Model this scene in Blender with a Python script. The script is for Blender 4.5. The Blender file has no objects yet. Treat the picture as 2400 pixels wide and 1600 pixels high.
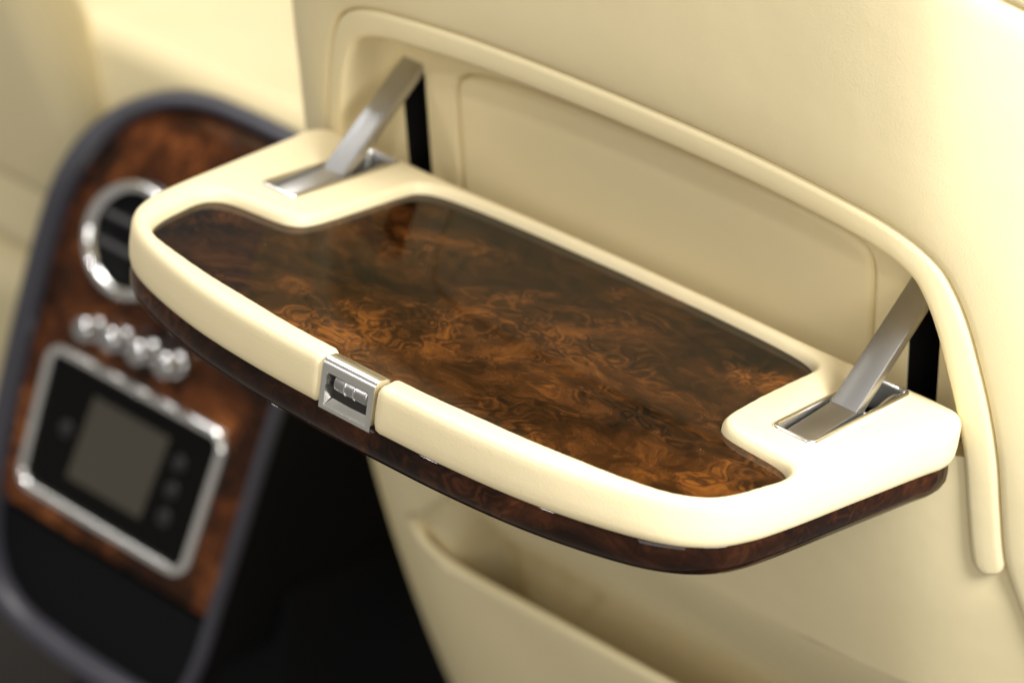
import bpy, bmesh, math
from mathutils import Vector, Matrix
from mathutils.geometry import tessellate_polygon, delaunay_2d_cdt

sc = bpy.context.scene
COL = sc.collection

# ------------------------------------------------------------------ camera
AZ, EL, RO = math.radians(125.86246507), math.radians(-25.47668854), math.radians(8.52892339)
CAM = Vector((0.62690963, -0.92865698, 0.49735153))
fw = Vector((math.cos(EL) * math.cos(AZ), math.cos(EL) * math.sin(AZ), math.sin(EL)))
rt = fw.cross(Vector((0, 0, 1))).normalized()
up = rt.cross(fw)
rt2 = math.cos(RO) * rt + math.sin(RO) * up
up2 = -math.sin(RO) * rt + math.cos(RO) * up
cd = bpy.data.cameras.new('camera')
cam = bpy.data.objects.new('camera', cd)
COL.objects.link(cam)
M = Matrix.Identity(4)
for r in range(3):
    M[r][0], M[r][1], M[r][2], M[r][3] = rt2[r], up2[r], -fw[r], CAM[r]
cam.matrix_world = M
cd.sensor_fit = 'HORIZONTAL'
cd.sensor_width = 36.0
cd.lens = 6400.86 / 2400 * 36
cd.clip_start = 0.02
cd.clip_end = 100
cd.dof.use_dof = True
cd.dof.focus_distance = 1.105
cd.dof.aperture_fstop = 5.6
cd.dof.aperture_blades = 0
sc.camera = cam

# ------------------------------------------------------------------ light
w = bpy.data.worlds.new('World')
sc.world = w
w.use_nodes = True
bg = w.node_tree.nodes['Background']
bg.inputs['Color'].default_value = (1.0, 0.935, 0.82, 1)
bg.inputs['Strength'].default_value = 0.31


def area(name, loc, target, sx, sy, power, color):
    d = bpy.data.lights.new(name, 'AREA')
    d.shape = 'RECTANGLE'
    d.size, d.size_y, d.energy, d.color = sx, sy, power, color
    o = bpy.data.objects.new(name, d)
    COL.objects.link(o)
    o.location = loc
    o.rotation_euler = (Vector(target) - Vector(loc)).to_track_quat('-Z', 'Y').to_euler()
    return o


def lamp(name, loc, radius, power, color):
    d = bpy.data.lights.new(name, 'POINT')
    d.shadow_soft_size, d.energy, d.color = radius, power, color
    o = bpy.data.objects.new(name, d)
    COL.objects.link(o)
    o.location = loc
    return o


area('window_light', (0.62, -0.14, 0.44), (0.14, -0.05, 0.0), 0.28, 0.28, 11.0, (1.0, 0.985, 0.96))
area('fill_light', (1.25, -1.60, 0.62), (0.0, 0.0, -0.02), 1.2, 1.0, 16.0, (1.0, 0.97, 0.93))  # added softbox behind the camera, fills the seat and pad fronts
area('overhead_fill', (-0.72, 0.16, 1.10), (-0.62, 0.25, 0.0), 0.8, 0.6, 15.0, (1.0, 0.96, 0.90))  # added unseen panel overhead, brightens the armrest and console top
area('console_sheen_light', (-1.46, 0.06, 1.10), (-0.42, 0.22, -0.10), 0.50, 0.50, 3.6, (0.97, 0.98, 1.0))  # added panel, placed to mirror in the curved top of the console wood
area('glint_light', (-0.25, -1.75, 1.45), (-0.2, 0.0, -0.1), 0.10, 0.10, 7.0, (1.0, 0.98, 0.96))  # small added source, gives glints on the chrome and some fill
area('glint_light', (-0.85, -1.55, 0.95), (-0.35, 0.1, -0.2), 0.08, 0.08, 5.0, (1.0, 0.98, 0.96))  # second added source for glints on knobs and vent rings

vs = sc.view_settings
vs.view_transform = 'Standard'
vs.look = 'None'
vs.exposure = 0.0
vs.gamma = 1.0
vs.use_curve_mapping = False


# ------------------------------------------------------------------ materials
def new_mat(name):
    m = bpy.data.materials.new(name)
    m.use_nodes = True
    nt = m.node_tree
    return m, nt, nt.nodes, nt.links, nt.nodes['Principled BSDF']


def plain(name, col, rough=0.5, metal=0.0, coat=0.0, coat_rough=0.03, emit=None, bump=0.0, bscale=500):
    m, nt, N, L, b = new_mat(name)
    b.inputs['Base Color'].default_value = (*col, 1)
    b.inputs['Roughness'].default_value = rough
    b.inputs['Metallic'].default_value = metal
    b.inputs['Coat Weight'].default_value = coat
    b.inputs['Coat Roughness'].default_value = coat_rough
    if emit:
        b.inputs['Emission Color'].default_value = (*emit, 1)
        b.inputs['Emission Strength'].default_value = 1.0
    if bump:
        tc = N.new('ShaderNodeTexCoord')
        nz = N.new('ShaderNodeTexNoise')
        nz.inputs['Scale'].default_value = bscale
        nz.inputs['Detail'].default_value = 3
        bp = N.new('ShaderNodeBump')
        bp.inputs['Strength'].default_value = bump
        bp.inputs['Distance'].default_value = 0.0004
        L.new(tc.outputs['Object'], nz.inputs['Vector'])
        L.new(nz.outputs['Fac'], bp.inputs['Height'])
        L.new(bp.outputs['Normal'], b.inputs['Normal'])
    if name.startswith('matt'):
        b.inputs['Specular IOR Level'].default_value = 0.15
    return m


def leather(name, col, rough=0.5):
    m, nt, N, L, b = new_mat(name)
    tc = N.new('ShaderNodeTexCoord')
    n1 = N.new('ShaderNodeTexNoise')
    n1.inputs['Scale'].default_value = 14
    n1.inputs['Detail'].default_value = 4
    mx = N.new('ShaderNodeMix')
    mx.data_type = 'RGBA'
    mx.inputs[6].default_value = (col[0] * 0.95, col[1] * 0.94, col[2] * 0.90, 1)
    mx.inputs[7].default_value = (min(col[0] * 1.04, 0.9), col[1] * 1.04, col[2] * 1.06, 1)
    L.new(tc.outputs['Object'], n1.inputs['Vector'])
    L.new(n1.outputs['Fac'], mx.inputs[0])
    L.new(mx.outputs[2], b.inputs['Base Color'])
    vo = N.new('ShaderNodeTexVoronoi')
    vo.inputs['Scale'].default_value = 1300
    L.new(tc.outputs['Object'], vo.inputs['Vector'])
    n2 = N.new('ShaderNodeTexNoise')
    n2.inputs['Scale'].default_value = 60
    n2.inputs['Detail'].default_value = 2
    L.new(tc.outputs['Object'], n2.inputs['Vector'])
    b1 = N.new('ShaderNodeBump')
    b1.inputs['Strength'].default_value = 0.20
    b1.inputs['Distance'].default_value = 0.0003
    L.new(vo.outputs['Distance'], b1.inputs['Height'])
    b2 = N.new('ShaderNodeBump')
    b2.inputs['Strength'].default_value = 0.10
    b2.inputs['Distance'].default_value = 0.002
    L.new(n2.outputs['Fac'], b2.inputs['Height'])
    L.new(b1.outputs['Normal'], b2.inputs['Normal'])
    L.new(b2.outputs['Normal'], b.inputs['Normal'])
    b.inputs['Roughness'].default_value = rough
    b.inputs['Specular IOR Level'].default_value = 0.35
    return m


def burl(name, dark, mid, light, rotz=0.35, off=(0, 0, 0), gain=1.0):
    """burr walnut under thick lacquer"""
    m, nt, N, L, b = new_mat(name)
    tc = N.new('ShaderNodeTexCoord')
    mp = N.new('ShaderNodeMapping')
    mp.inputs['Rotation'].default_value = (0, 0, rotz)
    mp.inputs['Location'].default_value = off
    mp.inputs['Scale'].default_value = (1.1, 1.25, 1.25)
    L.new(tc.outputs['Object'], mp.inputs['Vector'])

    def noise(scale, detail, rough, vec, dist=0.0):
        n = N.new('ShaderNodeTexNoise')
        n.inputs['Scale'].default_value = scale
        n.inputs['Detail'].default_value = detail
        n.inputs['Roughness'].default_value = rough
        n.inputs['Distortion'].default_value = dist
        L.new(vec, n.inputs['Vector'])
        return n

    def vmath(op, a, bb, scale=None):
        n = N.new('ShaderNodeVectorMath')
        n.operation = op
        L.new(a, n.inputs[0])
        if bb is not None:
            if isinstance(bb, tuple):
                n.inputs[1].default_value = bb
            else:
                L.new(bb, n.inputs[1])
        if scale is not None:
            n.inputs['Scale'].default_value = scale
        return n.outputs[0]

    def fmath(op, a, bb=None, c=None):
        n = N.new('ShaderNodeMath')
        n.operation = op
        for i, v in enumerate((a, bb, c)):
            if v is None:
                continue
            if isinstance(v, (int, float)):
                n.inputs[i].default_value = v
            else:
                L.new(v, n.inputs[i])
        return n.outputs[0]

    v0 = mp.outputs['Vector']
    w1 = noise(13, 3, 0.55, v0)
    v1 = vmath('ADD', v0, vmath('SCALE', vmath('SUBTRACT', w1.outputs['Color'], (0.5, 0.5, 0.5)), None, 0.085))
    w2 = noise(48, 3, 0.6, v1)
    v2 = vmath('ADD', v1, vmath('SCALE', vmath('SUBTRACT', w2.outputs['Color'], (0.5, 0.5, 0.5)), None, 0.013))
    big = noise(15, 3, 0.5, v1)               # broad light and dark clouds
    mid_n = noise(46, 5, 0.6, v2, 0.3)        # burr figure
    curl = noise(110, 6, 0.66, v2, 0.5)        # curls
    fine = noise(420, 4, 0.65, v2)            # pores
    vein_n = noise(24, 5, 0.60, v2, 0.4)      # dark wandering veins
    vein = N.new('ShaderNodeMapRange')
    vein.inputs['From Min'].default_value = 0.0
    vein.inputs['From Max'].default_value = 0.085
    vein.inputs['To Min'].default_value = 0.58
    vein.inputs['To Max'].default_value = 1.0
    L.new(fmath('ABSOLUTE', fmath('SUBTRACT', vein_n.outputs['Fac'], 0.5)), vein.inputs['Value'])
    vor = N.new('ShaderNodeTexVoronoi')       # eyes of the burr, in clusters
    vor.inputs['Scale'].default_value = 85
    L.new(v2, vor.inputs['Vector'])
    eyes = noise(20, 2, 0.5, v1)
    mask = N.new('ShaderNodeMapRange')
    mask.inputs['From Min'].default_value = 0.49
    mask.inputs['From Max'].default_value = 0.57
    L.new(eyes.outputs['Fac'], mask.inputs['Value'])
    ring = fmath('MULTIPLY_ADD', fmath('COSINE', fmath('MULTIPLY', vor.outputs['Distance'], 17.0)), 0.5, 0.5)
    rings = fmath('MULTIPLY', fmath('MULTIPLY', fmath('SUBTRACT', 0.45, ring), mask.outputs[0]), 0.10)
    f = fmath('MULTIPLY', big.outputs['Fac'], 0.60)
    f = fmath('MULTIPLY_ADD', mid_n.outputs['Fac'], 0.28, f)
    f = fmath('MULTIPLY_ADD', curl.outputs['Fac'], 0.16, f)
    f = fmath('MULTIPLY_ADD', fine.outputs['Fac'], 0.12, f)
    f = fmath('ADD', f, rings)
    ramp = N.new('ShaderNodeValToRGB')
    cr = ramp.color_ramp
    cr.elements[0].position = 0.47
    cr.elements[0].color = (*dark, 1)
    cr.elements[1].position = 0.78
    cr.elements[1].color = (*light, 1)
    e = cr.elements.new(0.565)
    e.color = (*[0.40 * (a + c) for a, c in zip(dark, mid)], 1)
    e = cr.elements.new(0.645)
    e.color = (*mid, 1)
    L.new(f, ramp.inputs['Fac'])
    mul = N.new('ShaderNodeMix')
    mul.data_type = 'RGBA'
    mul.blend_type = 'MULTIPLY'
    mul.inputs[0].default_value = 1.0
    L.new(ramp.outputs['Color'], mul.inputs[6])
    L.new(vein.outputs[0], mul.inputs[7])
    dv = N.new('ShaderNodeTexVoronoi')        # a few specks of dust
    dv.inputs['Scale'].default_value = 55
    L.new(tc.outputs['Object'], dv.inputs['Vector'])
    sp = fmath('LESS_THAN', dv.outputs['Distance'], 0.016)
    sep = N.new('ShaderNodeSeparateColor')
    L.new(dv.outputs['Color'], sep.inputs['Color'])
    sp = fmath('MULTIPLY', sp, fmath('GREATER_THAN', sep.outputs[0], 0.55))
    du = N.new('ShaderNodeMix')
    du.data_type = 'RGBA'
    du.inputs[7].default_value = (0.45, 0.40, 0.32, 1)
    L.new(fmath('MULTIPLY', sp, 0.6), du.inputs[0])
    L.new(mul.outputs[2], du.inputs[6])
    L.new(du.outputs[2], b.inputs['Base Color'])
    b.inputs['Roughness'].default_value = 0.45
    b.inputs['Specular IOR Level'].default_value = 0.0
    b.inputs['Coat Weight'].default_value = 0.75
    b.inputs['Coat Roughness'].default_value = 0.012
    b.inputs['Coat IOR'].default_value = 1.37
    return m


CREAM = (0.80, 0.685, 0.43)
MT = {
    'cream': leather('cream_leather', CREAM, 0.48),
    'cream_seat': leather('cream_seat_leather', (0.77, 0.668, 0.412), 0.55),
    'wood': burl('burr_walnut', (0.0055, 0.0029, 0.0016), (0.062, 0.0215, 0.0053), (0.195, 0.066, 0.0110)),
    'wood_edge': burl('burr_walnut_edge', (0.010, 0.004, 0.0025), (0.050, 0.016, 0.006), (0.13, 0.042, 0.012), off=(0.3, 0.1, 0)),
    'wood_console': burl('burr_walnut_console', (0.011, 0.0045, 0.0025), (0.125, 0.037, 0.010), (0.48, 0.175, 0.048), rotz=1.2, off=(0.7, 0.2, 0.1)),
    'satin': plain('satin_aluminium', (0.46, 0.455, 0.45), 0.36, 1.0, bump=0.06, bscale=900),
    'bright': plain('polished_aluminium', (0.84, 0.83, 0.80), 0.22, 1.0),
    'chrome': plain('chrome', (0.88, 0.88, 0.88), 0.10, 1.0),
    'black': plain('black_plastic', (0.014, 0.013, 0.013), 0.40),
    'core': plain('dark_core', (0.012, 0.010, 0.008), 0.7),
    'matt_black': plain('matt_black', (0.0022, 0.0026, 0.0034), 0.7),
    'gloss_black': plain('matt_glass_black', (0.002, 0.002, 0.002), 0.2),
    'trim': plain('grey_trim', (0.040, 0.040, 0.054), 0.36, bump=0.05, bscale=700),
    'vane': plain('vane_grey', (0.16, 0.16, 0.17), 0.25, 0.6),
    'knob': plain('knob_chrome', (0.55, 0.55, 0.56), 0.05, 1.0),
    'screen': plain('dim_screen', (0.03, 0.026, 0.020), 0.25, emit=(0.022, 0.019, 0.013)),
    'carpet': plain('dark_carpet', (0.045, 0.038, 0.034), 0.95, bump=0.6, bscale=400),
}


# ------------------------------------------------------------------ helpers
def link(o, parent=None):
    COL.objects.link(o)
    if parent is not None:
        o.parent = parent
    return o


def thing(name, label, cat, loc=(0, 0, 0), group=None):
    o = bpy.data.objects.new(name, None)
    o.empty_display_size = 0.05
    o.location = loc
    o['label'] = label
    o['category'] = cat
    if group:
        o['group'] = group
    return link(o)


def build(name, verts, faces, mat, parent=None, smooth=True, angle=None, sub=0):
    me = bpy.data.meshes.new(name)
    off = Vector(parent.location) if parent is not None and parent.parent is None else Vector((0, 0, 0))
    p = parent
    tot = Vector((0, 0, 0))
    while p is not None:
        tot += Vector(p.location)
        p = p.parent
    me.from_pydata([tuple(Vector(v) - tot) for v in verts], [], faces)
    bm = bmesh.new()
    bm.from_mesh(me)
    bmesh.ops.remove_doubles(bm, verts=bm.verts, dist=1e-6)
    bmesh.ops.recalc_face_normals(bm, faces=bm.faces)
    if angle is not None:
        for e in bm.edges:
            if len(e.link_faces) == 2 and e.calc_face_angle(0) > math.radians(angle):
                e.smooth = False
    for f in bm.faces:
        f.smooth = smooth
    bm.to_mesh(me)
    bm.free()
    me.materials.append(MT[mat])
    o = bpy.data.objects.new(name, me)
    return link(o, parent)


def catmull(pts, n, closed=False):
    P = [Vector(p) for p in pts]
    out = []
    m = len(P)
    segs = m if closed else m - 1
    for i in range(segs):
        if closed:
            a, b, c, d = P[i - 1], P[i], P[(i + 1) % m], P[(i + 2) % m]
        else:
            a, b, c, d = P[max(i - 1, 0)], P[i], P[i + 1], P[min(i + 2, m - 1)]
        # centripetal
        def tj(t, q, r):
            return t + max((r - q).length, 1e-9) ** 0.5
        t0 = 0.0
        if (b - a).length < 1e-9:
            a = b - (c - b)
        if (d - c).length < 1e-9:
            d = c + (c - b)
        t1 = tj(t0, a, b)
        t2 = tj(t1, b, c)
        t3 = tj(t2, c, d)
        for k in range(n):
            t = t1 + (t2 - t1) * k / n
            A1 = (t1 - t) / (t1 - t0) * a + (t - t0) / (t1 - t0) * b
            A2 = (t2 - t) / (t2 - t1) * b + (t - t1) / (t2 - t1) * c
            A3 = (t3 - t) / (t3 - t2) * c + (t - t2) / (t3 - t2) * d
            B1 = (t2 - t) / (t2 - t0) * A1 + (t - t0) / (t2 - t0) * A2
            B2 = (t3 - t) / (t3 - t1) * A2 + (t - t1) / (t3 - t1) * A3
            out.append((t2 - t) / (t2 - t1) * B1 + (t - t1) / (t2 - t1) * B2)
    if not closed:
        out.append(P[-1])
    return out


def resample(pts, n, closed=False):
    P = [Vector(p) for p in pts]
    if closed:
        P = P + [P[0]]
    L = [0.0]
    for a, b in zip(P, P[1:]):
        L.append(L[-1] + (b - a).length)
    out = []
    k = 0
    cnt = n if closed else n - 1
    for i in range(n):
        s = L[-1] * i / cnt
        while k < len(L) - 2 and L[k + 1] < s:
            k += 1
        f = (s - L[k]) / max(L[k + 1] - L[k], 1e-12)
        out.append(P[k].lerp(P[k + 1], f))
    return out


def normals2(pts, closed):
    """unit left-hand normals of a 2D path"""
    n = len(pts)
    out = []
    for i in range(n):
        if closed:
            t = pts[(i + 1) % n] - pts[i - 1]
        else:
            t = pts[min(i + 1, n - 1)] - pts[max(i - 1, 0)]
        out.append(Vector((-t.y, t.x)).normalized())
    return out


def area2(pts):
    return 0.5 * sum(a.x * b.y - b.x * a.y for a, b in zip(pts, pts[1:] + pts[:1]))


def ccw(pts):
    return pts if area2(pts) > 0 else pts[::-1]


def loft(loops, closed=True, cap0=False, cap1=False):
    """quads between successive 3D loops; caps triangulated"""
    n = len(loops[0])
    V = [Vector(p) for lp in loops for p in lp]
    F = []
    for j in range(len(loops) - 1):
        for i in range(n if closed else n - 1):
            k = (i + 1) % n
            F.append((j * n + i, j * n + k, (j + 1) * n + k, (j + 1) * n + i))
    for flag, base in ((cap0, 0), (cap1, (len(loops) - 1) * n)):
        if flag:
            for tri in tessellate_polygon([[V[base + i] for i in range(n)]]):
                F.append(tuple(base + i for i in tri))
    return V, F


def rrect(x0, x1, y0, y1, r, seg=6):
    pts = []
    for cx, cy, a0 in ((x1 - r, y0 + r, -90), (x1 - r, y1 - r, 0), (x0 + r, y1 - r, 90), (x0 + r, y0 + r, 180)):
        for k in range(seg + 1):
            a = math.radians(a0 + 90 * k / seg)
            pts.append(Vector((cx + r * math.cos(a), cy + r * math.sin(a))))
    return pts


def box_mesh(name, x0, x1, y0, y1, z0, z1, bev, mat, parent, fr=None, seg=2):
    bm = bmesh.new()
    bmesh.ops.create_cube(bm, size=1.0)
    for v in bm.verts:
        v.co = Vector(((x0 + x1) / 2 + v.co.x * (x1 - x0), (y0 + y1) / 2 + v.co.y * (y1 - y0), (z0 + z1) / 2 + v.co.z * (z1 - z0)))
    if bev:
        bmesh.ops.bevel(bm, geom=list(bm.edges), offset=bev, segments=seg, profile=0.5, affect='EDGES')
    V = [fr(*v.co) if fr else v.co.copy() for v in bm.verts]
    bm.verts.ensure_lookup_table()
    F = [tuple(v.index for v in f.verts) for f in bm.faces]
    bm.free()
    return build(name, V, F, mat, parent, smooth=True, angle=40)


def mirror_outline(half):
    """half runs from front centre round the right side to back centre -> closed CCW outline"""
    right = [Vector(p) for p in half]
    left = [Vector((-p.x, p.y)) for p in right[::-1]]
    if abs(right[0].x) < 1e-9:
        left = left[:-1]
    if abs(right[-1].x) < 1e-9:
        left = left[1:]
    return right + left


# ------------------------------------------------------------------ setting
floor = build('floor', [(-1.6, 0.0, -0.95), (0.6, 0.0, -0.95), (0.6, 1.8, -0.95), (-1.6, 1.8, -0.95)], [(0, 1, 2, 3)], 'carpet', smooth=False)
floor['kind'] = 'structure'

# ================================================================== SEAT
TH = math.radians(16)
SS, SC = math.sin(TH), math.cos(TH)
Y0 = 0.006
PROF = [(0, 0), (0.07, 0), (0.13, -0.0006), (0.16, -0.0040), (0.187, -0.0125), (0.2050, -0.0200), (0.2185, -0.0280), (0.2285, -0.0385), (0.2345, -0.0520), (0.2375, -0.0700), (0.2380, -0.0900), (0.2380, -0.35)]
_pd = catmull([(a, b) for a, b in PROF], 12)
_pl = [0.0]
for _a, _b in zip(_pd, _pd[1:]):
    _pl.append(_pl[-1] + (_b - _a).length)


def prof(s):
    """arc length from the centre line -> x, n"""
    sg = 1 if s >= 0 else -1
    s = abs(s)
    lo, hi = 0, len(_pl) - 1
    while hi - lo > 1:
        m = (lo + hi) // 2
        if _pl[m] <= s:
            lo = m
        else:
            hi = m
    f = (s - _pl[lo]) / (_pl[hi] - _pl[lo])
    p = _pd[lo].lerp(_pd[hi], f)
    return sg * p.x, p.y


def prof_inv(x):
    lo, hi = 0.0, 0.3
    for _ in range(40):
        m = (lo + hi) / 2
        if prof(m)[0] < abs(x):
            lo = m
        else:
            hi = m
    return math.copysign(lo, x)


def nbulge(t):
    a = 0.0
    if t < 0:
        a -= 0.3 * t * t
    if t > 0.12:
        a -= 0.5 * (t - 0.12) ** 2
    return a


def P3(x, t, n):
    return Vector((x, Y0 - SS * t - SC * n, SC * t - SS * n))


def surf(s, t, dn=0.0):
    x, n = prof(s)
    return P3(x, t, n + nbulge(t) + dn)


seat = thing('front_seat', 'cream leather front seat back holding the folded-down table', 'car seat', (0, 0.006, -0.45))

SEAM_HALF = [(0.0, 0.0975), (0.05, 0.0968), (0.09, 0.0948), (0.122, 0.0915), (0.141, 0.0878), (0.1550, 0.0820), (0.1655, 0.0735), (0.1725, 0.0615), (0.1780, 0.047), (0.1835, 0.027), (0.1885, 0.006), (0.1930, -0.020), (0.1958, -0.050), (0.1990, -0.080), (0.2060, -0.108), (0.2135, -0.139), (0.2200, -0.20), (0.2240, -0.30), (0.2250, -0.56)]
_h = catmull([(prof_inv(x), t) for x, t in SEAM_HALF], 10)
_u = [Vector((-p.x, p.y)) for p in _h[::-1]][:-1] + _h     # left bottom -> top -> right bottom
NS = 1300
SEAM = resample(_u, NS)
SN = [-n for n in normals2(SEAM, False)]                    # check orientation: outward
if SN[NS // 2].y < 0:
    SN = [-n for n in SN]


def seam_band(rows, i0=0, i1=NS):
    loops = []
    for d, dn in rows:
        loops.append([surf((SEAM[i] + SN[i] * d).x, (SEAM[i] + SN[i] * d).y, dn) for i in range(i0, i1)])
    return loops


# outer back panel, rolled down into the seam at its inner edge, and its far edge rolled into the next seam
rows = [(0.0002, -0.007), (0.0003, -0.0044), (0.0008, -0.0030), (0.002, -0.0022), (0.005, -0.0015), (0.010, -0.0009), (0.016, -0.0004)]
rows += [(0.025 + 0.0092 * k, 0.0) for k in range(10)]
rows += [(0.1150, -0.0002), (0.1175, -0.0010), (0.1188, -0.0026), (0.1192, -0.0050)]
V, F = loft(seam_band(rows), closed=False)
build('back_panel', V, F, 'cream_seat', seat)
rows = [(0.1193, -0.006), (0.1200, -0.0026), (0.1216, -0.0006), (0.1246, 0.0006), (0.130, 0.0014)] + [(0.136 + 0.012 * k, 0.0014 - 0.0006 * k * k) for k in range(12)]
V, F = loft(seam_band(rows), closed=False)
build('side_panel', V, F, 'cream_seat', seat)

# raised rim strip, an inverted U whose legs end rounded
iL = min(range(NS), key=lambda i: (SEAM[i] - Vector((prof_inv(-0.1985), -0.086))).length)
iR = min(range(NS), key=lambda i: (SEAM[i] - Vector((prof_inv(0.1985), -0.086))).length)
RW = 0.0150


def rim_loops():
    loops = []
    for i in range(iL, iR + 1):
        endd = min((SEAM[i] - SEAM[iL]).length, (SEAM[i] - SEAM[iR]).length)
        k = 1.0
        if endd < RW / 2:
            k = math.sqrt(max(0.0, 1 - (1 - endd / (RW / 2)) ** 2))
        sec = []
        for d, h in ((0.0003, -0.0075), (0.0004, -0.0042), (0.0009, -0.0028), (0.0018, -0.0021), (0.0034, -0.0018), (0.0075, -0.0017), (0.0112, -0.0018), (0.0130, -0.0023), (0.0143, -0.0036), (0.0151, -0.0066), (0.0154, -0.0125)):
            dd = RW / 2 + (d - RW / 2) * max(k, 0.02)
            q = SEAM[i] - SN[i] * dd
            sec.append(surf(q.x, q.y, -0.009 + (h + 0.009) * min(1.0, k * 1.8)))
        loops.append(sec)
    return loops


V, F = loft(rim_loops(), closed=False)
build('rim_trim', V, F, 'cream_seat', seat)

# recess behind the table: wall rolled from the rim to a flat back
NB = -0.033
jL = min(range(NS), key=lambda i: (SEAM[i] - Vector((prof_inv(-0.1955), -0.035))).length)
jR = min(range(NS), key=lambda i: (SEAM[i] - Vector((prof_inv(0.1955), -0.035))).length)


def wall_loops():
    out = []
    for d, f in ((0.0140, 0.0), (0.0150, 0.18), (0.0158, 0.45), (0.0168, 0.70), (0.0190, 0.88), (0.0220, 0.97), (0.0255, 1.0)):
        lp = []
        for i in range(jL, jR + 1):
            q = SEAM[i] - SN[i] * d
            x, n = prof(q.x)
            n0 = n + nbulge(q.y) - 0.004
            lp.append(P3(x, q.y, n0 + (NB - n0) * f))
        out.append(lp)
    return out


WL = wall_loops()
V, F = loft(WL, closed=False)
build('recess_wall', V, F, 'cream_seat', seat)


def to_xt(p):
    d = Vector(p) - Vector((0, Y0, 0))
    return Vector((d.x, -SS * d.y + SC * d.z))


back_outline = [to_xt(p) for p in WL[-1]]
INS = [(-0.1225, -0.045), (0.1225, -0.045)]
ins_half = [(0.0, 0.0590), (0.05, 0.0582), (0.085, 0.0562), (0.104, 0.0532), (0.1135, 0.0495), (0.1186, 0.0440), (0.1205, 0.037), (0.1210, 0.02), (0.1212, -0.02), (0.1212, -0.034)]
ih = catmull(ins_half, 8)
ins = [Vector((-p.x, p.y)) for p in ih[::-1]][:-1] + ih       # left bottom -> top -> right bottom
slots = [rrect(s * 0.1453 - 0.0077, s * 0.1453 + 0.0077, -0.045, 0.0410, 0.0015, 3) for s in (-1, 1)]


def holed_plane(outer, holes, fn):
    polys = [[Vector((p.x, p.y, 0)) for p in q] for q in [outer] + holes]
    flat = [p for q in polys for p in q]
    tris = tessellate_polygon(polys)
    return [fn(p) for p in flat], [tuple(t) for t in tris]


# back plate with the insert and the two arm slots cut out
yb_ = back_outline[0].y


def notch(c):
    a, b_ = c + 0.0077, c - 0.0077
    return [Vector((a, yb_)), Vector((a, 0.0395)), Vector((a - 0.0012, 0.0410)), Vector((b_ + 0.0012, 0.0410)), Vector((b_, 0.0395)), Vector((b_, yb_))]


outer = back_outline + notch(0.1453) + [Vector((ins[-1].x, yb_))] + ins[::-1] + [Vector((ins[0].x, yb_))] + notch(-0.1453)
cv, _, cf = delaunay_2d_cdt(outer, [], [list(range(len(outer)))], 1, 1e-6)[:3]
V = [P3(p.x, p.y, NB) for p in cv]
F = [tuple(f) for f in cf]
build('recess_back', V, F, 'cream_seat', seat, smooth=False)
# edge of the back plate rolled into the insert's groove
nin = normals2(ins, False)
if nin[len(nin) // 2].y < 0:
    nin = [-n for n in nin]
lo = []
for d, n in ((0.0, NB), (-0.0010, NB - 0.0003), (-0.0020, NB - 0.0012), (-0.0026, NB - 0.0030), (-0.0027, NB - 0.0045)):
    lo.append([P3(p.x + q.x * d, p.y + q.y * d, n) for p, q in zip(ins, nin)])
V, F = loft(lo, closed=False)
build('groove_edge', V, F, 'cream_seat', seat)
# padded insert
lo = []
for d, n in ((0.0029, NB - 0.0045), (0.0030, NB - 0.0026), (0.0036, NB - 0.0014), (0.0046, NB - 0.0004), (0.0062, NB + 0.0002), (0.0072, NB + 0.0003)):
    lo.append([P3((p.x - q.x * d), max(p.y - q.y * d, -0.036) if i not in (0, len(ins) - 1) else -0.036, n) for i, (p, q) in enumerate(zip(ins, nin))])
V, F = loft(lo, closed=False)
n_ = len(ins)
base = (len(lo) - 1) * n_
for tri in tessellate_polygon([[V[base + i] for i in range(n_)]]):
    F.append(tuple(base + i for i in tri))
build('insert_panel', V, F, 'cream_seat', seat)
# arm slots
for s in (-1, 1):
    r = slots[0 if s < 0 else 1]
    lo = [[P3(p.x, p.y, n) for p in r] for n in (NB - 0.0002, NB - 0.030)]
    V, F = loft(lo, closed=True, cap1=True)
    build('arm_slot', V, F, 'black', seat, smooth=False)

# lower panel under the table with the map pocket let into it
hole_half = [(0.0, -0.172), (0.060, -0.1725), (0.085, -0.1745), (0.1000, -0.181), (0.1100, -0.190), (0.1300, -0.213), (0.1650, -0.2560), (0.1735, -0.2660), (0.1725, -0.2735), (0.1640, -0.2770), (0.10, -0.2760), (0.0, -0.2755)]
hh = catmull(hole_half, 10)
hole_right = [(0.0, -0.172), (0.10, -0.172), (0.165, -0.1735), (0.182, -0.182), (0.1880, -0.200), (0.1885, -0.235), (0.1880, -0.262), (0.1840, -0.2705), (0.1740, -0.2760), (0.10, -0.2760), (0.0, -0.2755)]
hole = catmull(hole_right, 10)[:-1] + [Vector((-p.x, p.y)) for p in hh[::-1]][:-1]
hole = resample(hole, 260, closed=True)
if area2(hole) > 0:
    hole = hole[::-1]
cen = Vector((0, -0.22))


def outer_pt(p):
    d = (p - cen).normalized()
    best = None
    # sides follow the groove, top just under the table, bottom far below
    for k in range(400):
        q = cen + d * (0.001 * k)
        lim = 0.1955
        for (xa, ta), (xb, tb) in zip(SEAM_HALF[11:], SEAM_HALF[12:]):
            if tb <= q.y <= ta:
                lim = xa + (xb - xa) * (ta - q.y) / (ta - tb)
        lim -= 0.0004
        if abs(q.x) > lim or q.y > -0.024 or q.y < -0.56:
            break
        best = q
    return best


outs = [outer_pt(p) for p in hole]


def low_n(x, t):
    x_, n = prof(prof_inv(x))
    edge = max(0.0, abs(x) - 0.165) / 0.035
    return n + nbulge(t) - 0.0045 - 0.006 * min(1, edge) ** 2 * (1 if t > -0.075 else max(0.25, 1 - (-0.075 - t) / 0.04))


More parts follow.
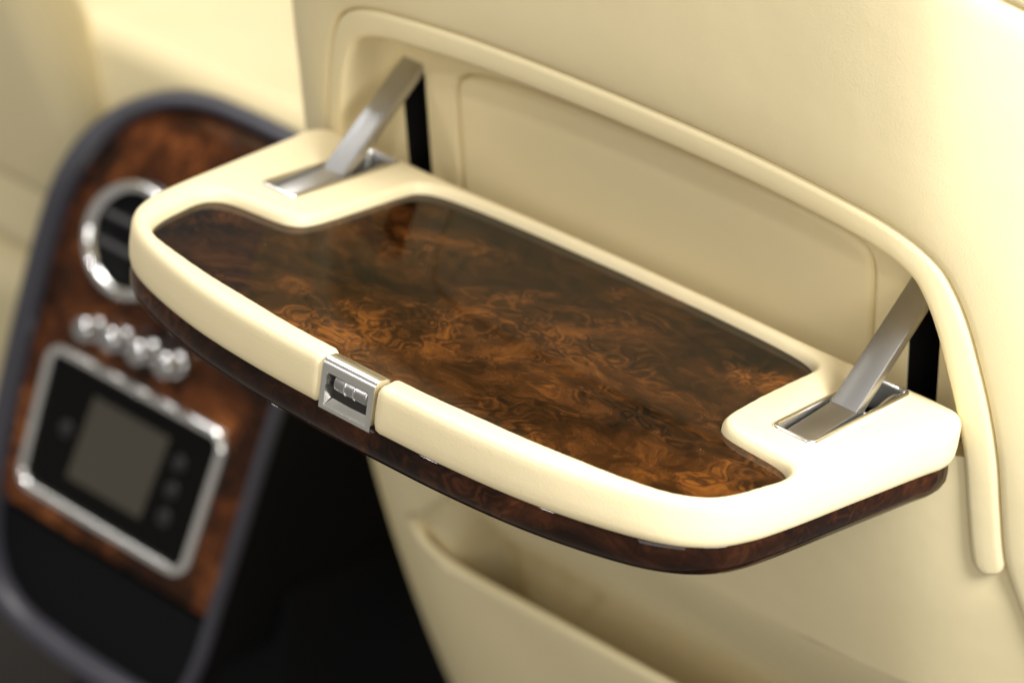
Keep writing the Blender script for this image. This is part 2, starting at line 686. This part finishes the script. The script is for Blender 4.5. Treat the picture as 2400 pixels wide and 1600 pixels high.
def depth(t):
    d = max(0.0, -0.172 - t)
    return min(0.040, 0.44 * d * d / (d + 0.035))


LP = []
for f in (1.0, 0.96, 0.9, 0.8, 0.68, 0.55, 0.42, 0.3, 0.2, 0.14):
    LP.append([P3(*(lambda q: (q.x, q.y, low_n(q.x, q.y)))(p.lerp(o, f))) for p, o in zip(hole, outs)])
hn = normals2(hole, True)
tst = hole[0] + hn[0] * 0.01
if tst.y > hole[0].y:
    hn = [-n for n in hn]                                    # into the opening


def lipped(p, q, d, dn, f, sh):
    soft = min(1.0, max(0.0, (-0.185 - p.y) / 0.04))          # no lip at the top: the back runs on smoothly
    z = p + q * (d * soft + (1 - soft) * (d + 0.003) * 0.2)
    z.y -= sh * SH(p)
    return P3(z.x, z.y, low_n(z.x, z.y) + dn * soft - f * depth(z.y))


def SH(p):
    k = min(1.0, max(0.0, (-0.225 - p.y) / 0.045))
    return k * k * (3 - 2 * k)


for d, dn, f, sh in ((-0.0055, 0.0, 0, 0), (-0.0036, -0.0004, 0, 0), (-0.0018, -0.0013, 0, 0), (-0.0006, -0.0026, 0, 0), (0.0, -0.0045, 0.02, 0.001), (0.0002, -0.006, 0.08, 0.012), (0.0002, -0.006, 0.12, 0.20), (0.0022, -0.004, 1.0, 0.205)):
    LP.append([lipped(p, q, d, dn, f, sh) for p, q in zip(hole, hn)])
# pocket lining
last = [p + q * 0.0022 - Vector((0, 0.205 * SH(p))) for p, q in zip(hole, hn)]
c2 = Vector((0, -0.176))
for f in (0.85, 0.7, 0.55, 0.4, 0.25, 0.12, 0.03):
    lp = []
    for p in last:
        q = Vector((p.x * f, c2.y + (p.y - c2.y) * f))
        lp.append(P3(q.x, q.y, low_n(q.x, q.y) - depth(q.y)))
    LP.append(lp)
V, F = loft(LP, closed=True, cap1=True)
build('lower_panel', V, F, 'cream_seat', seat)

V, F = loft([[P3(x, -0.0245, low_n(x, -0.0245) - 0.0003) for x in [-0.19 + 0.38 * k / 60 for k in range(61)]],
             [P3(x, -0.0300, NB + 0.004) for x in [-0.19 + 0.38 * k / 60 for k in range(61)]],
             [P3(x, -0.0420, NB - 0.002) for x in [-0.19 + 0.38 * k / 60 for k in range(61)]]], closed=False)
build('recess_ledge', V, F, 'cream_seat', seat)

# ================================================================== TABLE
table = thing('picnic_table', 'open cream leather and burr walnut picnic table on two metal arms', 'tray table', (0, 0.0, -0.0346))
ZT = 0.005
OUT_HALF = [(0.0, -0.1695), (0.053, -0.1680), (0.0915, -0.1635), (0.122, -0.1555), (0.141, -0.1475), (0.1525, -0.139), (0.1615, -0.128), (0.1668, -0.115), (0.1703, -0.098), (0.1758, -0.0535), (0.1813, -0.008), (0.1828, 0.003), (0.1816, 0.0125), (0.1765, 0.0178), (0.168, 0.0192), (0.150, 0.0192), (0.130, 0.0195), (0.105, 0.0188), (0.06, 0.0204), (0.0, 0.0213)]
WOOD_HALF = [(0.0, -0.1565), (0.03, -0.1560), (0.06, -0.1538), (0.10, -0.1495), (0.127, -0.1445), (0.143, -0.1395), (0.1525, -0.1315), (0.1575, -0.1200), (0.1605, -0.1060), (0.1622, -0.0955), (0.1615, -0.0888), (0.1580, -0.0838), (0.1520, -0.0812), (0.1400, -0.0795), (0.1290, -0.0782), (0.1225, -0.0763), (0.1178, -0.0720), (0.1160, -0.0655), (0.1153, -0.0530), (0.1152, -0.0280), (0.1150, -0.0050), (0.1140, 0.0015), (0.1105, 0.0060), (0.1040, 0.0092), (0.0900, 0.0118), (0.0535, 0.0143), (0.0, 0.0153)]
LX = 0.0147                                                  # half width of the latch gap
def LEFT(p):
    # the left end of the tray is a touch wider
    return 1.0 + 0.040 * min(1.0, max(0.0, (-p.x - 0.06) / 0.09))


oh = catmull(OUT_HALF, 10)
wh = catmull(WOOD_HALF, 10)
out_full = ccw([Vector((p.x * (1.0 if p.x > 0 else LEFT(p)), p.y)) for p in mirror_outline(oh)])
wood_full = ccw(mirror_outline(wh))


def cut_front(h):
    """right half without the latch gap: starts at x = LX"""
    r = []
    for a, b in zip(h, h[1:]):
        if a.x < LX <= b.x and a.y < -0.1:
            r.append(a.lerp(b, (LX - a.x) / (b.x - a.x)))
        if b.x >= LX or b.y > -0.1:
            r.append(b)
    return r


o_r, w_r = cut_front(oh), cut_front(wh)
o_full = o_r + [Vector((-p.x * LEFT(Vector((-p.x, p.y))), p.y)) for p in o_r[::-1]]       # right front -> back -> left front
w_full = w_r + [Vector((-p.x, p.y)) for p in w_r[::-1]]


def round_corner(a, c, b, r, seg=6):
    d1, d2 = (a - c).normalized(), (b - c).normalized()
    p, q = c + d1 * r, c + d2 * r
    return [p.lerp(c, k / seg).lerp(c.lerp(q, k / seg), k / seg) for k in range(seg + 1)]


def trim_end(path, r):
    """drop points within r of the first and last"""
    a, z = path[0], path[-1]
    return [p for p in path if (p - a).length > r and (p - z).length > r]


RC = 0.0035
c_of, c_wf = o_full[0], w_full[0]
c_ol, c_wl = o_full[-1], w_full[-1]
ot, wt = trim_end(o_full, RC), trim_end(w_full, RC)
B = ot + round_corner(ot[-1], c_ol, c_wl, RC) + round_corner(c_ol, c_wl, wt[-1], RC) + wt[::-1] + round_corner(wt[0], c_wf, c_of, RC) + round_corner(c_wf, c_of, ot[0], RC)
B = ccw(resample(B, 900, closed=True))
BN = normals2(B, True)                                       # CCW: left normal points inside
for _ in range(3):
    BN = [(BN[i - 1] + BN[i] * 2 + BN[(i + 1) % 900]).normalized() for i in range(900)]


def inner_side(p):
    """points on the wood side"""
    return min((p - q).length for q in wood_full[::4]) < 0.0025


ISW = [inner_side(p) for p in B]
def gap_to(p, path):
    return min((p - q).length for q in path)


_of, _wf = out_full[::3], wood_full[::3]
SCL = [min(1.0, 0.47 * gap_to(p, _of if iw else _wf) / 0.0034) if max(gap_to(p, _of), gap_to(p, _wf)) > 0.0022 else 1.0 for p, iw in zip(B, ISW)]
SCL = [min(1.0, max(v, 0.35)) for v in SCL]
for _ in range(12):
    SCL = [0.25 * SCL[i - 1] + 0.5 * SCL[i] + 0.25 * SCL[(i + 1) % 900] for i in range(900)]
rows = [(0.0024, -0.0164), (0.0009, -0.0150), (0.0001, -0.0120), (-0.0002, -0.0075), (0.0, -0.0010), (0.0002, 0.0016), (0.0007, 0.0030), (0.0014, 0.0040), (0.0023, 0.0047), (0.0034, ZT)]
loops = []
for d, z in rows:
    lp = []
    for p, q, iw, sl in zip(B, BN, ISW, SCL):
        dd = d * sl
        zz = z
        if iw:
            zz = max(z, -0.0012)
            if z < -0.0012:
                dd = 0.0
            dd *= 0.9
        lp.append(Vector((p.x + q.x * dd, p.y + q.y * dd, zz)))
    loops.append(lp)
V, F = loft(loops, closed=True)
nb = len(B)
base = (len(loops) - 1) * nb
topl = [Vector((v.x, v.y, 0)) for v in V[base:base + nb]]
bz = [rrect(s * 0.1447 - 0.0100, s * 0.1447 + 0.0100, -0.0620, 0.0140, 0.0035, 5) for s in (-1, 1)]
off = len(V)
for h in bz:
    V += [Vector((p.x, p.y, ZT)) for p in h]
polys = [topl] + [[Vector((p.x, p.y, 0)) for p in h] for h in bz]
idx = list(range(base, base + nb)) + list(range(off, len(V)))
for t in tessellate_polygon(polys):
    F.append(tuple(idx[i] for i in t))
pad = build('leather_pad', V, F, 'cream', table, angle=60)

# veneered top, let in below the pad
wi = resample(wood_full, 420, closed=True)
wn = normals2(wi, True)
lo = [[Vector((p.x + q.x * d, p.y + q.y * d, z)) for p, q in zip(wi, wn)] for d, z in ((0.0004, -0.004), (0.0004, -0.0003), (0.0007, 0.0))]
V, F = loft(lo, closed=True, cap1=True)
build('wood_top', V, F, 'wood', table, angle=30)
# dark core between pad and shell
ci = resample(out_full, 300, closed=True)
cn = normals2(ci, True)
lo = [[Vector((p.x + q.x * 0.004, p.y + q.y * 0.004, z)) for p, q in zip(ci, cn)] for z in (-0.0175, -0.0075)]
V, F = loft(lo, closed=True, cap0=True, cap1=True)
build('core', V, F, 'core', table, smooth=False)
# lacquered walnut underside
lo = []
for d, z in ((0.0040, -0.0156), (0.0024, -0.0160), (0.0018, -0.0170), (0.0012, -0.0205), (0.0012, -0.0240), (0.0025, -0.0275), (0.0050, -0.0305), (0.0090, -0.0326), (0.0150, -0.0340), (0.0260, -0.0346)):
    lo.append([Vector((p.x + q.x * d, p.y + q.y * d, z)) for p, q in zip(ci, cn)])
V, F = loft(lo, closed=True, cap1=True)
build('wood_underside', V, F, 'wood_edge', table)

# brackets and arms
for s in (-1, 1):
    xc = s * 0.1447
    r0 = rrect(xc - 0.0106, xc + 0.0106, -0.0625, 0.0145, 0.0040, 6)
    rn = normals2(r0, True)
    lo = []
    for d, z in ((0.0, 0.0040), (0.0, 0.0056), (0.0004, 0.0062), (0.0010, 0.0065), (0.0014, 0.0064), (0.0019, 0.0058), (0.0022, 0.0046), (0.0027, 0.0010), (0.0036, -0.0075)):
        lo.append([Vector((p.x + q.x * d, p.y + q.y * d, z)) for p, q in zip(r0, rn)])
    V, F = loft(lo, closed=True, cap1=True)
    build('bracket_bezel', V, F, 'bright', table, angle=50)
    # bent arm: flat plate, kink, then up into the seat
    TA = math.radians(43.3)
    ux, uz = math.cos(TA), math.sin(TA)
    top = [(-0.0560, 0.0030), (-0.0235, 0.0062), (-0.0235 + ux * 0.082, 0.0062 + uz * 0.082)]
    th = 0.0052
    bot = [(top[2][0] + uz * th, top[2][1] - ux * th), (-0.0205, 0.0008), (-0.0560, -0.0020)]
    side = [Vector(p) for p in top + bot]
    hw = 0.0064
    bm = bmesh.new()
    vl = [bm.verts.new((xc - hw, p.x, p.y)) for p in side]
    vr = [bm.verts.new((xc + hw, p.x, p.y)) for p in side]
    nn = len(side)
    for k in range(nn):
        bm.faces.new((vl[k], vl[(k + 1) % nn], vr[(k + 1) % nn], vr[k]))
    bm.faces.new(vl[::-1])
    bm.faces.new(vr)
    bmesh.ops.recalc_face_normals(bm, faces=bm.faces)
    ed = [e for e in bm.edges if not (abs(e.verts[0].co.x - e.verts[1].co.x) > 0.005 and abs(e.verts[0].co.y + 0.0235) < 0.004)]
    bmesh.ops.bevel(bm, geom=ed, offset=0.00055, segments=2, profile=0.5, affect='EDGES')
    V = [v.co.copy() for v in bm.verts]
    bm.verts.index_update()
    F = [tuple(v.index for v in f.verts) for f in bm.faces]
    bm.free()
    build('support_arm', V, F, 'satin', table, angle=25)
    # slim link and pin beside the arm
    pts = [(-0.012, 0.0005), (-0.007, 0.0030), (-0.002, 0.0044), (0.003, 0.0050), (0.009, 0.0048)]
    V, F = [], []
    pc = catmull(pts, 5)
    x0, x1 = xc + 0.0068, xc + 0.0078
    lo = [[Vector((x0, p.x, p.y - 0.0012)), Vector((x1, p.x, p.y - 0.0012)), Vector((x1, p.x, p.y + 0.0012)), Vector((x0, p.x, p.y + 0.0012))] for p in pc]
    V, F = loft(lo, closed=True, cap0=True, cap1=True)
    build('hinge_link', V, F, 'bright', table, angle=40)
    V, F = [], []
    lo = []
    for x, r in ((xc + 0.0045, 0.0012), (xc + 0.0074, 0.0012), (xc + 0.0078, 0.0008)):
        lo.append([Vector((x, -0.016 + r * math.cos(a * math.pi / 6), 0.0030 + r * math.sin(a * math.pi / 6))) for a in range(12)])
    V, F = loft(lo, closed=True, cap0=True, cap1=True)
    build('hinge_pin', V, F, 'chrome', table, angle=40)

# latch: frame rolled over the front edge with an opening, press bar inside
latch_y = -0.1690
LH = LX - 0.0006


def latch_frame():
    # outer section in (y, z), swept along x, with the opening left out of the front face
    x0, x1 = -LH, LH
    ox0, ox1, oz0, oz1 = -LH + 0.0026, LH - 0.0028, -0.0152, 0.0000
    V, F = [], []

    def quad(a, b, c, d):
        k = len(V)
        V.extend([Vector(a), Vector(b), Vector(c), Vector(d)])
        F.append((k, k + 1, k + 2, k + 3))

    y = latch_y
    # rolled top strip and outer faces
    prof_ = [(y, 0.0000), (y, 0.0022), (y + 0.0006, 0.0038), (y + 0.0018, 0.0050), (y + 0.0034, 0.0056), (y + 0.0075, 0.0052), (y + 0.0110, 0.0036), (y + 0.0124, 0.0010), (y + 0.0126, -0.0010)]
    for a, b in zip(prof_, prof_[1:]):
        quad((x0, *a), (x1, *a), (x1, *b), (x0, *b))
    for x in (x0, x1):
        k = len(V)
        ring_ = prof_ + [(y + 0.0126, -0.0165), (y + 0.0008, -0.0178), (y, -0.0168)]
        V.extend([Vector((x, *p)) for p in ring_])
        F.append(tuple(range(k, k + len(ring_))))
    # front face round the opening
    quad((x0, y, oz1), (ox0, y, oz1), (ox0, y, oz0), (x0, y, oz0))
    quad((ox1, y, oz1), (x1, y, oz1), (x1, y, oz0), (ox1, y, oz0))
    quad((x0, y, oz0), (x1, y, oz0), (x1, y, -0.0168), (x0, y, -0.0168))
    quad((x0, y, -0.0168), (x1, y, -0.0168), (x1, y + 0.0008, -0.0178), (x0, y + 0.0008, -0.0178))
    # walls of the opening: sides slope in, floor is a ramp
    i0, i1 = ox0 + 0.0014, ox1 - 0.0014
    yb = y + 0.0070
    quad((ox0, y, oz1), (i0, yb, oz1), (i0, yb, -0.0115), (ox0, y, oz0))
    quad((ox1, y, oz1), (i1, yb, oz1), (i1, yb, -0.0115), (ox1, y, oz0))
    quad((ox0, y, oz1), (ox1, y, oz1), (i1, yb, oz1), (i0, yb, oz1))
    quad((ox0, y, oz0), (ox1, y, oz0), (i1, y + 0.0045, -0.0120), (i0, y + 0.0045, -0.0120))
    quad((i0, y + 0.0045, -0.0120), (i1, y + 0.0045, -0.0120), (i1, yb, -0.0080), (i0, yb, -0.0080))
    quad((i0, yb, oz1), (i1, yb, oz1), (i1, yb, -0.0115), (i0, yb, -0.0115))
    return V, F


V, F = latch_frame()
latch = build('latch', V, F, 'bright', table, angle=28)
bx0, bx1 = -LH + 0.0056, LH - 0.0042


def bar_loops(x0, x1, r, cy, cz, er):
    lo = []
    for x, k in ((x0, 0.0), (x0 + er * 0.1, 0.45), (x0 + er * 0.4, 0.8), (x0 + er, 1), (x1 - er, 1), (x1 - er * 0.4, 0.8), (x1 - er * 0.1, 0.45), (x1, 0.0)):
        rr = r - er * (1 - k)
        lo.append([Vector((x, cy + rr * math.cos(a * math.tau / 20), cz + rr * math.sin(a * math.tau / 20))) for a in range(20)])
    return lo


V, F = loft(bar_loops(bx0, bx1, 0.0041, latch_y + 0.0047, -0.0043, 0.0014), closed=True, cap0=True, cap1=True)
bar = build('press_bar', V, F, 'satin', latch, angle=50)
for x in (bx0 + 0.0065, bx0 + 0.0115):
    lo = bar_loops(x - 0.0004, x + 0.0004, 0.0045, latch_y + 0.0047, -0.0043, 0.0002)
    V, F = loft(lo, closed=True, cap0=True, cap1=True)
    build('grip_rib', V, F, 'chrome', latch, angle=50)

# ================================================================== CONSOLE
CX0 = Vector((-0.4249, 0.1453, -0.3349))
CT = math.radians(15)
CS, CC = math.sin(CT), math.cos(CT)


def K3(x, t, n=0.0):
    if t > 0.13:
        k = t - 0.13
        n -= 3.2 * k * k
        t -= 1.1 * k * k
    return CX0 + Vector((x, CS * t - CC * n, CC * t + CS * n))


con = thing('rear_console', 'dark walnut centre console with round air vent and small screen, out of focus', 'console', tuple(K3(0, -0.30)))
XC = -0.007
ph = [(0.0, 0.2310), (0.036, 0.2290), (0.062, 0.2200), (0.080, 0.2040), (0.091, 0.1820), (0.0975, 0.1520), (0.1005, 0.110), (0.0995, 0.050), (0.0965, 0.0), (0.0915, -0.050), (0.0850, -0.082), (0.0700, -0.106), (0.045, -0.119), (0.0, -0.124)]
ph_r = ph[:8] + [(0.0990, 0.0), (0.0980, -0.050), (0.0965, -0.095), (0.0900, -0.115), (0.0750, -0.123), (0.045, -0.1245), (0.0, -0.124)]
pc = catmull(ph, 10)
pan = catmull(ph_r, 10)[:-1] + [Vector((-p.x, p.y)) for p in pc[::-1]][:-1]
pan = [Vector((p.x + XC, p.y)) for p in pan]
pan = ccw(resample(pan, 240, closed=True))
pn = normals2(pan, True)
# grey surround, slimmer down the right flank


def TS(p):
    k = min(1.0, max(0.0, (p.x - 0.03) / 0.05)) * min(1.0, max(0.0, (0.17 - p.y) / 0.06))
    return 1.0 - 0.55 * k


lo = []
for d, n in ((0.002, -0.006), (0.0, 0.000), (-0.0015, 0.006), (-0.005, 0.0105), (-0.010, 0.0110), (-0.0145, 0.0080), (-0.0172, 0.0020), (-0.0180, -0.0060)):
    lo.append([K3(p.x + q.x * d * TS(p), p.y + q.y * d * TS(p), n * TS(p)) for p, q in zip(pan, pn)])
V, F = loft(lo, closed=True)
build('grey_surround', V, F, 'trim', con)
# body running forward between the seats
lo = []
for d, yy in ((-0.0176, 0.0), (-0.0176, 0.01), (0.004, 0.04), (0.008, 0.50)):
    lo.append([K3(p.x + q.x * d * TS(p), p.y + q.y * d * TS(p), -0.004) + Vector((0, yy, 0)) for p, q in zip(pan, pn)])
V, F = loft(lo, closed=True, cap1=True)
build('console_body', V, F, 'matt_black', con)
# plinth down to the floor
box_mesh('plinth', CX0.x - 0.095, CX0.x + 0.095, 0.20, 0.80, -0.945, -0.40, 0.01, 'matt_black', con)
# walnut face above, black face below
TSPLIT = -0.064
for nm, keep, mat, nz in (('walnut_face', lambda t: t >= TSPLIT, 'wood_console', 0.0), ('black_face', lambda t: t < TSPLIT, 'matt_black', -0.002)):
    pts = [p for p in pan if keep(p.y)]
    if nm == 'walnut_face':
        k = next(i for i, p in enumerate(pan) if keep(p.y) and not keep(pan[i - 1].y))
    else:
        k = next(i for i, p in enumerate(pan) if keep(p.y) and not keep(pan[i - 1].y))
    pts = [pan[(k + i) % 240] for i in range(len(pts))]
    V = [K3(p.x, p.y, nz) for p in pts]
    F = [tuple(t) for t in tessellate_polygon([V])]
    build(nm, V, F, mat, con, smooth=False)


def torus_loops(cx, ct, prof_, seg=64):
    return [[K3(cx + r * math.cos(a * math.tau / seg), ct + r * math.sin(a * math.tau / seg), n) for a in range(seg)] for r, n in prof_]


for cx in (-0.047, 0.036):
    ring_p = [(0.0385, -0.001), (0.0385, 0.004), (0.0375, 0.0075), (0.0350, 0.0092), (0.0325, 0.0085), (0.0300, 0.0050), (0.0290, 0.0), (0.0285, -0.006)]
    V, F = loft(torus_loops(cx, 0.133, ring_p), closed=True)
    vent = build('air_vent', V, F, 'chrome', con)
    V, F = loft(torus_loops(cx, 0.133, [(0.0288, 0.0005), (0.0286, 0.0012), (0.001, 0.0012)], 48), closed=True, cap1=True)
    build('vent_throat', V, F, 'matt_black', vent)
    for dt in (-0.0085, 0.0095):
        hx = math.sqrt(0.0285 ** 2 - dt ** 2) - 0.001
        box_mesh('vane', cx - hx, cx + hx, 0.133 + dt - 0.0019, 0.133 + dt + 0.0019, 0.0016, 0.0062, 0.0014, 'vane', vent, fr=lambda x, y, z: K3(x, y, z))
for kx, kt in ((-0.055, 0.0700), (-0.0315, 0.0725), (-0.008, 0.0735), (0.0155, 0.0745)):
    kp = [(0.0070, 0.0), (0.0070, 0.003), (0.0062, 0.0042), (0.0050, 0.0048), (0.0048, 0.0090), (0.0060, 0.0105), (0.0072, 0.0128), (0.0070, 0.0155), (0.0055, 0.0178), (0.0030, 0.0190), (0.0005, 0.0193)]
    V, F = loft(torus_loops(kx, kt, [(r * 1.18, n) for r, n in kp], 24), closed=True, cap1=True)
    build('knob', V, F, 'knob', con)
# screen unit
sx0, sx1, st0, st1 = -0.090, 0.072, -0.049, 0.051
fr_ = [Vector((p.x - (p.y - st1) * 0.03 * (-1 if p.x > XC else 1), p.y)) for p in rrect(sx0, sx1, st0, st1, 0.014, 8)]
fn = normals2(fr_, True)
lo = []
for d, n in ((-0.0005, -0.001), (0.0, 0.003), (0.0015, 0.0058), (0.0040, 0.0066), (0.0062, 0.0055), (0.0072, 0.003), (0.0074, 0.0005)):
    lo.append([K3(p.x + q.x * d, p.y + q.y * d, n) for p, q in zip(fr_, fn)])
V, F = loft(lo, closed=True)
unit = build('screen_unit', V, F, 'chrome', con)
V = [K3(p.x + q.x * 0.007, p.y + q.y * 0.007, 0.0012) for p, q in zip(fr_, fn)]
F = [tuple(t) for t in tessellate_polygon([V])]
build('glass_panel', V, F, 'gloss_black', unit, smooth=False)
V = [K3(x, y, 0.0020) for x, y in ((-0.047, -0.027), (0.020, -0.027), (0.026, 0.030), (-0.042, 0.030))]
build('display', V, [(0, 1, 2, 3)], 'screen', unit, smooth=False)
for bx_, bt in ((-0.058, 0.001), (0.038, 0.018), (0.038, 0.000), (0.038, -0.018)):
    V, F = loft(torus_loops(bx_, bt, [(0.0055, 0.001), (0.0055, 0.0022), (0.0046, 0.0028), (0.0004, 0.0030)], 24), closed=True, cap1=True)
    build('button', V, F, 'black', unit)

# ================================================================== BACKGROUND
arm = box_mesh('armrest', -0.95, -0.29, 0.238, 1.10, -0.30, -0.108, 0.02, 'cream_seat', None, seg=4)
arm['label'] = 'bright cream leather armrest behind the walnut console, blurred'
arm['category'] = 'armrest'
seat2 = thing('front_seat', 'blurred second cream leather front seat at the far left edge', 'car seat', (-0.80, 0.25, -0.60))
Y2 = 0.16


def Q3(x, t, n):
    return Vector((x, Y2 - SS * t - SC * n, SC * t - SS * n))


def Q3b(x, t, n):
    # right flank slants outwards going up
    return Q3(x - 0.45 * max(0.0, t + 0.20) * (1 if x > -0.8 else 0), t, n)


box_mesh('backrest', -1.10, -0.540, -0.262, 0.45, -0.055, 0.0, 0.024, 'cream_seat', seat2, fr=Q3b, seg=6)
box_mesh('side_bolster', -1.10, -0.560, -0.66, -0.312, -0.10, 0.012, 0.04, 'cream_seat', seat2, fr=Q3, seg=6)
